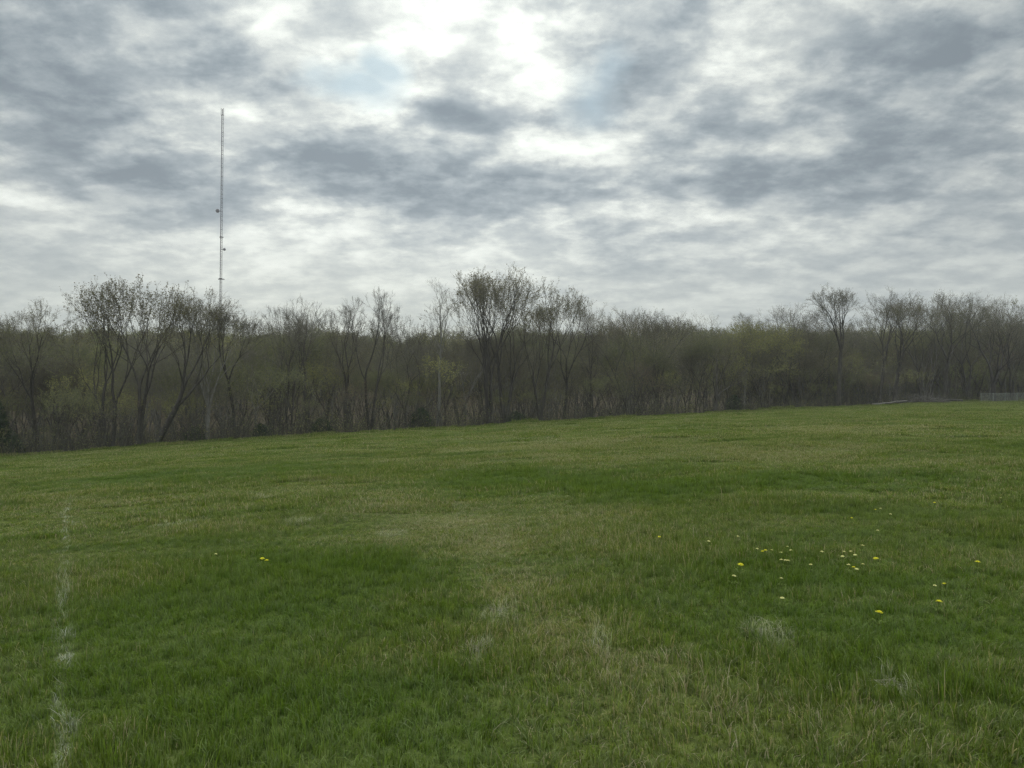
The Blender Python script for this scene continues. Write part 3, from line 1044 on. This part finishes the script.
TOPLINE = np.array([(-80, 325), (0, 322), (50, 325), (120, 330), (200, 328), (300, 322), (420, 322), (520, 318), (580, 322), (640, 322), (700, 320), (800, 318), (860, 314), (940, 311), (1100, 311)])
n = 0
for row, (sa, sb, cnt) in enumerate(((8, 22, 62), (22, 48, 74))):
    for i in range(cnt):
        px = -50 + 1130 * (i + r.rand()) / cnt
        s = r.uniform(sa, sb)
        x, y = spot(px, s)
        top = np.interp(px, TOPLINE[:, 0], TOPLINE[:, 1]) + (r.uniform(8, 50) if row == 0 else r.uniform(-4, 22)) + 9 * math.sin(px / 37.0) * math.sin(px / 91.0 + 1)
        Ht = height_for(x, y, top)
        vi = r.choice(8, p=[.16, .16, .12, .15, .10, .08, .14, .09])
        ms = VAR[vi]
        o = tree('wood_tree', ms, x, y, KIND[vi], group='trees crowded behind the front row', scale=Ht / extents(ms), rotz=r.rand() * 6.28)
        PEND.append((o, px, KIND[vi] + (' close' if row == 0 else ' deep'), 'behind'))

# saplings along the edge of the field
SAP = []
for i, (lm, lx) in enumerate(((M_YG, 1500), (M_GRN, 2600), (M_TAN, 1300), (M_YG, 700), (M_BUD, 500))):
    SAP.append(fork_meshes(900 + i, 7.0, stems=(1, 3, 2, 2, 1)[i], spread=.28, trunk=.2, ang=.42, seq=(2, 2, 2, 2, 2, 2), leaf_mat=lm, leaf_max=lx, leaf_size=.09, r0=.06, tw=4))
SK = ['slim yellow green sapling', 'bushy green sapling', 'pale tan sapling', 'two stemmed yellowish sapling', 'thin budded sapling']
for i in range(72):
    px = -40 + 1110 * (i + r.rand()) / 72
    x, y = spot(px, r.uniform(1.5, 10))
    vi = r.choice(5, p=[.26, .22, .12, .2, .2])
    Ht = r.uniform(2.5, 7.5) * (1 if px < 700 else 1.15)
    o = tree('sapling', SAP[vi], x, y, SK[vi], 'sapling', 'saplings along the field edge', scale=Ht / 7.0, rotz=r.rand() * 6.28)
    PEND.append((o, px, SK[vi], 'near'))
by_label = {}
for o, px, kd, where in PEND:
    j = int(np.argmin([abs(t[0] - px) for t in T]))
    by_label.setdefault('%s %s the %s' % (kd, where, MARK[j]), []).append((px, o))
for lab, l in by_label.items():
    l.sort(key=lambda a: a[0])
    words = {1: [''], 2: [', left one', ', right one'], 3: [', left one', ', middle one', ', right one']}.get(len(l))
    for i, (_, o) in enumerate(l):
        o['label'] = lab + (words[i] if words else ', %s from the left' % ('first', 'second', 'third', 'fourth', 'fifth', 'sixth', 'seventh')[min(i, 6)])

# dark cedars at the edge of the wood
for i, (px, s, ytop, wd, lab) in enumerate((
        (-3, 2.5, 372, 1.9, 'dark evergreen cedar at the left edge of the view'),
        (14, 2.5, 425, 1.1, 'low dark evergreen bush beside the big cedar at left'),
        (322, 3, 408, 1.3, 'small dark cedar under the bare trees left of centre'),
        (262, 3, 416, 1.1, 'low dark cedar right of the radio mast'),
        (421, 5, 396, 1.6, 'dark shrubby cedar at the foot of the slender leafless tree'),
        (516, 4, 404, 1.3, 'small cedar at the foot of the tall centre group'),
        (733, 4, 386, 1.6, 'dark cedar bush below the yellow green tree'),
        (195, 4, 418, 1.2, 'low cedar left of the mast under leaning branches'))):
    x, y = spot(px, s + 1.5)
    Ht = max(height_for(x, y, ytop), 1.5)
    tree('cedar', conifer_meshes(950 + i, Ht * .72, wd * .8), x, y, lab, 'cedar')

# twiggy undergrowth between the trunks
acc_ = Acc()
r = np.random.RandomState(5)
N = 8000
pxs = r.uniform(-120, 1150, N)
ss = r.uniform(0.8, 1, N) * 0 + r.gamma(1.3, 6.5, N) + .4
pts = []
st = np.zeros((N, 3))
for i in range(N):
    x, y = spot(pxs[i], ss[i])
    st[i] = (x, y, 0)
st[:, 2] = ground(st[:, 0], st[:, 1]) - .1
dr = unit(np.stack([r.randn(N) * .22, r.randn(N) * .22, np.ones(N)], -1))
ln = r.gamma(2.2, .62, N) + .35
pp, ra_ = grow(r, st, dr, ln, .008 + ln * .0035, 6, .09, .02, .3)
acc_.add(*tubes(pp, ra_, 3), 0)
s2, d2, q2, t2, pi2 = kids(r, pp, ra_, 5, .25, .98, .7, .2)
p2, a2 = grow(r, s2, d2, ln[pi2] * .32 * r.uniform(.5, 1.2, len(t2)), np.full(len(t2), .007), 4, .14, .05, .5)
acc_.add(*tubes(p2, a2, 3), 0)
e = p2[:, 1:].reshape(-1, 3)
e = e + r.randn(*e.shape) * .08
pick = r.rand(len(e))
den_ = .55 * vnoise(e[:, 0] / 5, e[:, 1] / 5 + 40) * 1.6
for mi, (lo, hi) in enumerate(((0, .45), (.45, .72), (.72, .84), (.84, 1.0))):
    sel = (pick >= lo * den_) & (pick < hi * den_)
    acc_.add(*quads_at(r, e[sel], .085), mi + 1)
me = acc_.mesh('undergrowth', [M_BRUSH, M_GRN, M_YG, M_TAN, M_BUD])
tag(link('undergrowth', me), 'tangled twiggy undergrowth beneath the trees along the field edge', 'undergrowth', kind='stuff')

# the far wood climbing the hill behind: reads as one mass
r = np.random.RandomState(11)
FV = []
for i, prm in enumerate([
    dict(stems=1, trunk=.22, ang=.46, leaf_mat=M_BUD, leaf_max=6000, leaf_size=.20),
    dict(stems=2, trunk=.2, ang=.44, leaf_mat=M_GRN, leaf_max=7000, leaf_size=.20),
    dict(stems=1, trunk=.25, ang=.44, leaf_max=2000, leaf_size=.2, bark=M_BARKG),
    dict(stems=1, trunk=.2, ang=.46, leaf_mat=M_YG, leaf_max=5000, leaf_size=.17),
]):
    t_, c_ = fork_meshes(1000 + i, 13.0, seq=(3, 2, 3, 2, 2, 2), tw=4, twl=1.6, **prm)
    # join trunk and crown into one source mesh
    vs, fs, mi = [], [], []
    off = 0
    for mm, mo in ((t_, 0), (c_, 1)):
        n_ = len(mm.vertices)
        co = np.empty(n_ * 3, np.float32)
        mm.vertices.foreach_get('co', co)
        vs.append(co.reshape(-1, 3))
        lp = np.empty(len(mm.loops), np.int32)
        mm.loops.foreach_get('vertex_index', lp)
        ix = np.empty(len(mm.polygons), np.int32)
        mm.polygons.foreach_get('material_index', ix)
        fs.append(lp.reshape(-1, 4) + off)
        mi.append(ix + mo)
        off += n_
    FV.append(mesh_np('far_tree', np.concatenate(vs), [np.concatenate(fs)], [t_.materials[0], c_.materials[0], c_.materials[1]], np.concatenate(mi)))
pl, rl, sl_, vl = [], [], [], []
for i in range(1120):
    px = r.uniform(-260, 1300) if i < 900 else r.uniform(720, 1300)
    s = 48 + 190 * r.rand() ** .8 if i < 900 else r.uniform(40, 80)
    x, y = spot(px, s)
    z = gz(x, y)
    top = np.interp(px, TOPLINE[:, 0], TOPLINE[:, 1])
    maxh = CAM_Z + pix_dir(512, top + 3 + abs(r.randn()) * 5 + 5 * math.sin(px / 49.0 + 2))[2] * y - z
    h = min(r.uniform(10, 15.5), maxh)
    if h < 4:
        continue
    k_ = h / 13.0
    pl.append((x, y, z))
    rl.append((0, 0, r.rand() * 6.28))
    sl_.append((max(k_, .8), max(k_, .8), k_))
    vl.append(r.choice(4, p=[.36, .28, .20, .16]))
tag(instancer('far_woodland', np.array(pl), np.array(rl), np.array(sl_), np.array(vl), FV),
    'dense brown and dull green wood on the rise behind the tree line', 'woodland', kind='stuff')

# ------------------------------------------------------------------ radio mast
MD = 330.0
d = pix_dir(222.5, 108)
mx, my = d[0] * MD, MD
mtop = CAM_Z + d[2] * MD
mz = gz(mx, my)
mast = bpy.data.objects.new('radio_mast', None)
COL.objects.link(mast)
mast.location = (mx, my, mz)
tag(mast, 'very tall slim lattice radio mast rising above the trees at left', 'radio mast')
mh = mtop - mz
fw = .5
corners = [np.array([math.cos(a_), math.sin(a_)]) * fw for a_ in (math.radians(-90), math.radians(30), math.radians(150))]
for c in corners:
    v, f = tubes(np.array([[[c[0], c[1], -.3], [c[0], c[1], mh - 3]]]), np.full((1, 2), .065), 6)
    link('leg', mesh_np('leg', v, [f], [M_STEEL]), mast)
A = Acc()
segs = []
nb_ = int((mh - 3) / 1.9)
for j in range(nb_):
    z0, z1 = j * (mh - 3) / nb_, (j + 1) * (mh - 3) / nb_
    for q in range(3):
        c0, c1 = corners[q], corners[(q + 1) % 3]
        segs.append([[c0[0], c0[1], z1], [c1[0], c1[1], z1]])
        if j % 2:
            c0, c1 = c1, c0
        segs.append([[c0[0], c0[1], z0], [c1[0], c1[1], z1]])
segs = np.array(segs)
rad_ = np.where(np.arange(len(segs)) % 2 == 0, .065, .04)
A.add(*tubes(segs, np.repeat(rad_[:, None], 2, 1), 4))
link('bracing', A.mesh('bracing', [M_STEEL]), mast)


def z_at(py):
    return CAM_Z + pix_dir(222, py)[2] * MD - mz


v, f = tubes(np.array([[[0, 0, mh - 3], [0, 0, mh - .4]]]), np.full((1, 2), .16), 8)
bc = link('beacon', mesh_np('beacon', v, [f], [M_STEEL]), mast)
for dx in (-.55, .5):
    A = Acc()
    A.add(*tubes(np.array([[[dx, 0, mh - 3.4], [dx, 0, mh]]]), np.full((1, 2), .09), 6))
    A.add(*box((dx / 2, 0, mh - 3.2), (abs(dx), .08, .08)))
    link('antenna', A.mesh('antenna', [M_STEEL]), mast)
for (py, sx_, rad) in ((211, -1, .85), (249.5, 1, .6)):
    z = z_at(py)
    A = Acc()
    th = np.linspace(0, 2 * math.pi, 20, endpoint=False)
    cx = sx_ * 1.55
    prof = [(0.02, .30), (.45, .22), (.85, .08), (1.0, -.05), (.97, .35), (.5, .5), (0.02, .5)]
    V_d = np.array([[(cx + rad * p_ * np.cos(t), -q_ * rad - .2, z + rad * p_ * np.sin(t)) for t in th] for p_, q_ in prof])
    nP = len(prof)
    ix = np.arange(nP * 20).reshape(nP, 20)
    a_, b_ = ix[:-1], ix[1:]
    A.add(V_d.reshape(-1, 3), np.stack([a_, np.roll(a_, -1, 1), np.roll(b_, -1, 1), b_], -1).reshape(-1, 4))
    dish = link('dish', A.mesh('dish', [M_DISH], smooth=True), mast)
    v, f = tubes(np.array([[[0, 0, z], [cx, 0, z]]]), np.full((1, 2), .1), 6)
    link('bracket', mesh_np('bracket', v, [f], [M_STEEL]), dish)
for py, hw_ in ((279, 1.5), (237, .95)):
    A = Acc()
    z = z_at(py)
    for q in range(3):
        a0_, a1_ = corners[q] * hw_ / fw, corners[(q + 1) % 3] * hw_ / fw
        A.add(*tubes(np.array([[[a0_[0], a0_[1], z], [a1_[0], a1_[1], z]]]), np.full((1, 2), .16), 6))
        A.add(*tubes(np.array([[[a0_[0], a0_[1], z], [corners[q][0], corners[q][1], z]]]), np.full((1, 2), .1), 6))
    link('guy_ring', A.mesh('guy_ring', [M_STEEL]), mast)

# ------------------------------------------------------------------ wire fence, logs and brush at the right
fx0, fy0 = spot(981, -1.0)
fx1, fy1 = spot(1075, -2.0)
L_ = math.hypot(fx1 - fx0, fy1 - fy0)
fence = bpy.data.objects.new('wire_fence', None)
COL.objects.link(fence)
fence.location = (fx0, fy0, gz(fx0, fy0))
tag(fence, 'pale wire mesh fence with thin posts at the right end of the field', 'fence')
npst = 9
fh = 1.25
rel = []
for i in range(npst):
    t = i / (npst - 1)
    x, y = fx0 + (fx1 - fx0) * t, fy0 + (fy1 - fy0) * t
    rel.append(np.array([x - fx0, y - fy0, gz(x, y) - fence.location.z]))
    v, f = tubes(np.array([[rel[-1] + [0, 0, -.2], rel[-1] + [0, 0, fh + .12]]]), np.full((1, 2), .05), 6)
    link('post', mesh_np('post', v, [f], [M_FENCE]), fence)
A = Acc()
for i in range(npst - 1):
    p, q = rel[i], rel[i + 1]
    sg = [[p + [0, 0, zz], q + [0, 0, zz]] for zz in np.linspace(.08, fh, 9)]
    sg += [[p + (q - p) * tt + [0, 0, .05], p + (q - p) * tt + [0, 0, fh]] for tt in np.linspace(.06, .94, 14)]
    A.add(*tubes(np.array(sg), np.full((len(sg), 2), .011), 4))
link('mesh_panel', A.mesh('mesh_panel', [M_FENCE]), fence)
A = Acc()
for i in range(npst - 1):
    A.add(*tubes(np.array([[rel[i] + [0, 0, fh + .05], rel[i + 1] + [0, 0, fh + .05]]]), np.full((1, 2), .018), 6))
link('top_rail', A.mesh('top_rail', [M_FENCE]), fence)


def log(name, pa, pb, rad, label, seed, lift=.0, mat=None):
    r = np.random.RandomState(seed)
    (x0, y0), (x1, y1) = pa, pb
    n = 9
    t = np.linspace(0, 1, n)
    P = np.stack([x0 + (x1 - x0) * t, y0 + (y1 - y0) * t, np.zeros(n)], -1)
    P[:, 2] = ground(P[:, 0], P[:, 1]) + rad * .8 + lift * t
    P[1:-1, :] += r.randn(n - 2, 3) * .04
    base = P[0].copy()
    base[2] = gz(x0, y0)
    rd = rad * np.linspace(1.1, .7, n)
    rd[0] = rd[-1] = .005
    P[0], P[-1] = P[1] + (P[0] - P[1]) * .06, P[-2] + (P[-1] - P[-2]) * .06
    A = Acc()
    A.add(*tubes((P - base)[None], rd[None], 9))
    st_ = P[[2, 4, 6]] - base
    br, ba = grow(r, st_, unit(np.array([[.2, .3, 1], [-.3, -.2, .8], [.4, .2, 1.]])), np.array([.5, .7, .5]), np.full(3, .04), 4, .1, 0, .4)
    A.add(*tubes(br, ba, 5))
    o = link(name, A.mesh(name, [mat or M_DEADWOOD], smooth=True), loc=tuple(base))
    return tag(o, label, 'log')


log('fallen_log', spot(866, -.6), spot(912, .4), .15, 'long pale fallen log lying at the crest left of the brush pile', 1, lift=.35)
log('fallen_log', spot(934, -.3), spot(966, .2), .27, 'dark low log lying between the brush pile and the wire fence', 2, mat=M_BARK)
bx_, by_ = spot(924, -.4)
r = np.random.RandomState(9)
N = 260
st = np.stack([r.randn(N) * 1.5, r.randn(N) * .7, np.zeros(N)], -1)
st[:, 2] = np.abs(r.randn(N)) * .35 * np.exp(-st[:, 0] ** 2 / 4)
dr = unit(np.stack([r.randn(N), r.randn(N) * .6, r.rand(N) * .6], -1))
pp, ra_ = grow(r, st, dr, r.uniform(.8, 2.4, N), r.uniform(.012, .05, N), 5, .12, 0, .3)
pp[..., 2] = np.maximum(pp[..., 2], -.05)
A = Acc()
A.add(*tubes(pp, ra_, 4))
tag(link('brush_pile', A.mesh('brush_pile', [M_DEADWOOD]), loc=(bx_, by_, gz(bx_, by_))),
    'heap of grey cut branches piled on the crest between the two logs', 'brush pile')


# ------------------------------------------------------------------ dandelions
def dandelion_meshes(seed, mat, R=.021, open_=1.0):
    r = np.random.RandomState(seed)
    A = Acc()
    hs = .085
    for ring, (n, rr_, lift, ln_) in enumerate(((26, .004, .15, R), (22, .003, .5, R * .8), (16, .002, .95, R * .55))):
        for i in range(n):
            a_ = 2 * math.pi * (i + r.rand() * .5) / n
            el = lift * open_ + r.randn() * .08
            dx, dy = math.cos(a_), math.sin(a_)
            w = .0028
            b0 = np.array([dx * rr_, dy * rr_, hs + ring * .0012])
            ax = np.array([dx * math.cos(el), dy * math.cos(el), math.sin(el)])
            sdv = np.array([-dy, dx, 0]) * w / 2
            p1 = b0 + ax * ln_ * .6
            p2 = b0 + ax * ln_ + np.array([0, 0, -.001])
            v = np.array([b0 - sdv * .6, b0 + sdv * .6, p1 + sdv * 1.2, p1 - sdv * 1.2, p2 + sdv, p2 - sdv])
            A.add(v, np.array([[0, 1, 2, 3], [3, 2, 4, 5]]))
    head = A.mesh('flower_head', [mat])
    B = Acc()
    p = np.array([[[0, 0, -.01], [.004, .002, .03], [.002, .004, .06], [0, 0, hs]]])
    B.add(*tubes(p, np.full((1, 4), .0022), 6))
    B.add(*tubes(np.array([[[0, 0, hs - .010], [0, 0, hs - .004], [0, 0, hs + .001]]]), np.array([[.002, .0065, .006]]), 8))
    stem = B.mesh('stem', [M_STEM], smooth=True)
    C_ = Acc()
    for i in range(7):
        a_ = i * .9 + r.rand() * .4
        d_ = np.array([math.cos(a_), math.sin(a_), 0])
        s_ = np.array([-math.sin(a_), math.cos(a_), 0])
        Lf = r.uniform(.06, .10)
        pts_ = []
        for t in np.linspace(0, 1, 8):
            w = .010 * math.sin(math.pi * min(t * .9 + .08, 1)) * (1 if int(t * 7) % 2 else .55)
            c = d_ * Lf * t + np.array([0, 0, .004 + .030 * math.sin(t * 2.4)])
            pts_ += [c - s_ * w, c + s_ * w]
        f_ = np.array([[2 * k, 2 * k + 1, 2 * k + 3, 2 * k + 2] for k in range(7)])
        C_.add(np.array(pts_), f_)
    leaves = C_.mesh('leaf_rosette', [M_STEM])
    return head, stem, leaves


DV = [dandelion_meshes(1, M_PETAL, .023), dandelion_meshes(2, M_PETALP, .018, .8), dandelion_meshes(3, M_PETAL, .019, 1.3)]
DL = [  # px, py, variant, scale, label
    (739.5, 564.7, 0, 1.25, 'bright yellow dandelion, largest of the left end of the scattered flowers'),
    (733, 576, 1, 1.1, 'pale dandelion just below the bright one at the left end of the flowers'),
    (877.6, 612.7, 0, 1.25, 'bright yellow dandelion alone nearest the viewer on the right'),
    (876.6, 558.6, 0, 1.15, 'bright yellow dandelion at the right end of the dense flower cluster'),
    (938, 601.6, 0, 1.1, 'yellow dandelion alone, lower one of the right hand flowers'),
    (944.4, 584.5, 0, 1.0, 'yellow dandelion with a small pale one beside it at the right'),
    (934, 585.5, 1, .8, 'small pale dandelion left of the right hand yellow one'),
    (976, 562, 0, 1.1, 'yellow dandelion farthest right in the field'),
    (782.5, 598, 1, 1.0, 'single dandelion below the left flower cluster'),
    (781, 578.5, 1, 1.0, 'pale dandelion between the left cluster and the single one below it'),
    (262, 558.5, 0, 1.1, 'left one of two dandelions close together in the left half of the field'),
    (266.8, 560.6, 0, 1.0, 'right one of two dandelions close together in the left half of the field'),
    (215, 554, 1, .9, 'tiny pale dandelion left of the close pair in the left half'),
    (660, 537, 2, 1.0, 'lone dandelion left of all the scattered right hand flowers'),
]
SMALL_L = [(737, 536.3, 1), (708, 541.3, 1), (756, 549, 1), (763, 551.8, 2), (766, 550.6, 0), (771, 550.2, 1), (780, 552.6, 1), (787, 547, 1), (791.5, 550.6, 1),
           (782, 560, 1), (788, 560.8, 1), (785, 560.4, 1)]
SMALL_R = [(810, 564.7, 1), (821, 551.6, 1), (843.6, 552, 1), (842.5, 556.5, 1), (851, 551.6, 1), (855, 555, 1), (861.8, 545.5, 1),
           (848, 564.7, 1), (863, 564.4, 1), (855.7, 569, 1), (853, 567.6, 2)]
FAR = [(877, 530.4, 1), (875, 510, 2), (880, 508.5, 1), (890, 514, 1), (851, 518, 2), (934, 502.5, 2), (1000, 498, 1)]


def dandelion(px, py, vi, sc, label, group=None):
    sc *= .86
    d = pix_dir(px, py)
    # the head, 9 cm up, must sit where the photograph shows it
    t = 2.0
    hh = .085 * sc + .01
    while t < 90 and CAM_Z + d[2] * t > gz(d[0] * t, t) + hh:
        t *= 1.002
    x, y = d[0] * t, t
    o = bpy.data.objects.new('dandelion', None)
    COL.objects.link(o)
    o.location = (x, y, gz(x, y) + .01)
    o.scale = (sc, sc, sc)
    o.rotation_euler = (0.12 * math.sin(px), .12 * math.cos(py), px)
    tag(o, label, 'dandelion', group)
    for nm, me_ in zip(('flower_head', 'stem', 'leaf_rosette'), DV[vi]):
        link(nm, me_, o)


for a_ in DL:
    dandelion(*a_, group='dandelions in the grass')
ORD = ['leftmost', 'second from left', 'third from left', 'fourth from left', 'fifth from left', 'sixth from left', 'seventh from left',
       'eighth from left', 'ninth from left', 'tenth from left', 'eleventh from left', 'rightmost']
for lst, where in ((SMALL_L, 'in the left cluster of small flowers'), (SMALL_R, 'in the middle cluster of small flowers'),
                   (FAR, 'farther up the slope beyond the flower clusters')):
    for i, (px, py, vi) in enumerate(sorted(lst)):
        dandelion(px, py, vi, 1.0, 'small dandelion, %s %s' % (ORD[i] if i < len(lst) - 1 else 'rightmost', where), 'dandelions in the grass')

# pale dry tufts lying on the lawn
M_STRAW = simple_mat('dry_straw', (0.24, 0.235, 0.15), (0.36, 0.36, 0.27), 30, transl=.3)
for i, (px, py, n, R0, lab) in enumerate((
        (473, 654, 34, .035, 'small tuft of pale dry grass in the lush foreground left of centre'),
        (765, 634, 46, .06, 'flat streak of pale dry clippings below the flower clusters'),
        (497, 612, 40, .05, 'loose pale dry grass lying on the worn strip'),
        (895, 687, 36, .05, 'pale dry clippings in the grass at lower right'))):
    r = np.random.RandomState(70 + i)
    x, y = on_ground(px, py)
    st = np.stack([r.uniform(-1, 1, n) * R0 * (2.2 if i in (1, 3) else 1), r.uniform(-1, 1, n) * R0 * .8, np.full(n, .015) + r.rand(n) * .015], -1)
    up = .7 if i == 0 else .08
    dr = unit(np.stack([r.randn(n), r.randn(n), np.full(n, up)], -1))
    pp, ra_ = grow(r, st, dr, r.uniform(.05, .13, n), np.full(n, .0016), 5, .12, -.06, .5)
    A = Acc()
    A.add(*tubes(pp, ra_, 3))
    tag(link('dry_grass_tuft', A.mesh('dry_grass_tuft', [M_STRAW]), loc=(x, y, gz(x, y))), lab, 'dry grass')

# ------------------------------------------------------------------ the air
zmin = float(Z.min()) - 1.0
hv, hf = box((0, 0, (zmin + CAM_Z + 150) / 2), (1420, 1420, CAM_Z + 150 - zmin))
hmt = bpy.data.materials.new('air')
hmt.use_nodes = True
ht = hmt.node_tree
ht.nodes.clear()
pv = ht.nodes.new('ShaderNodeVolumePrincipled')
pv.inputs['Color'].default_value = (0.90, 0.94, 1.0, 1)
pv.inputs['Density'].default_value = 0.00028
pv.inputs['Anisotropy'].default_value = 0.35
ho = ht.nodes.new('ShaderNodeOutputMaterial')
ht.links.new(pv.outputs[0], ho.inputs['Volume'])
tag(link('haze', mesh_np('haze', hv, [hf], [hmt])), kind='stuff')
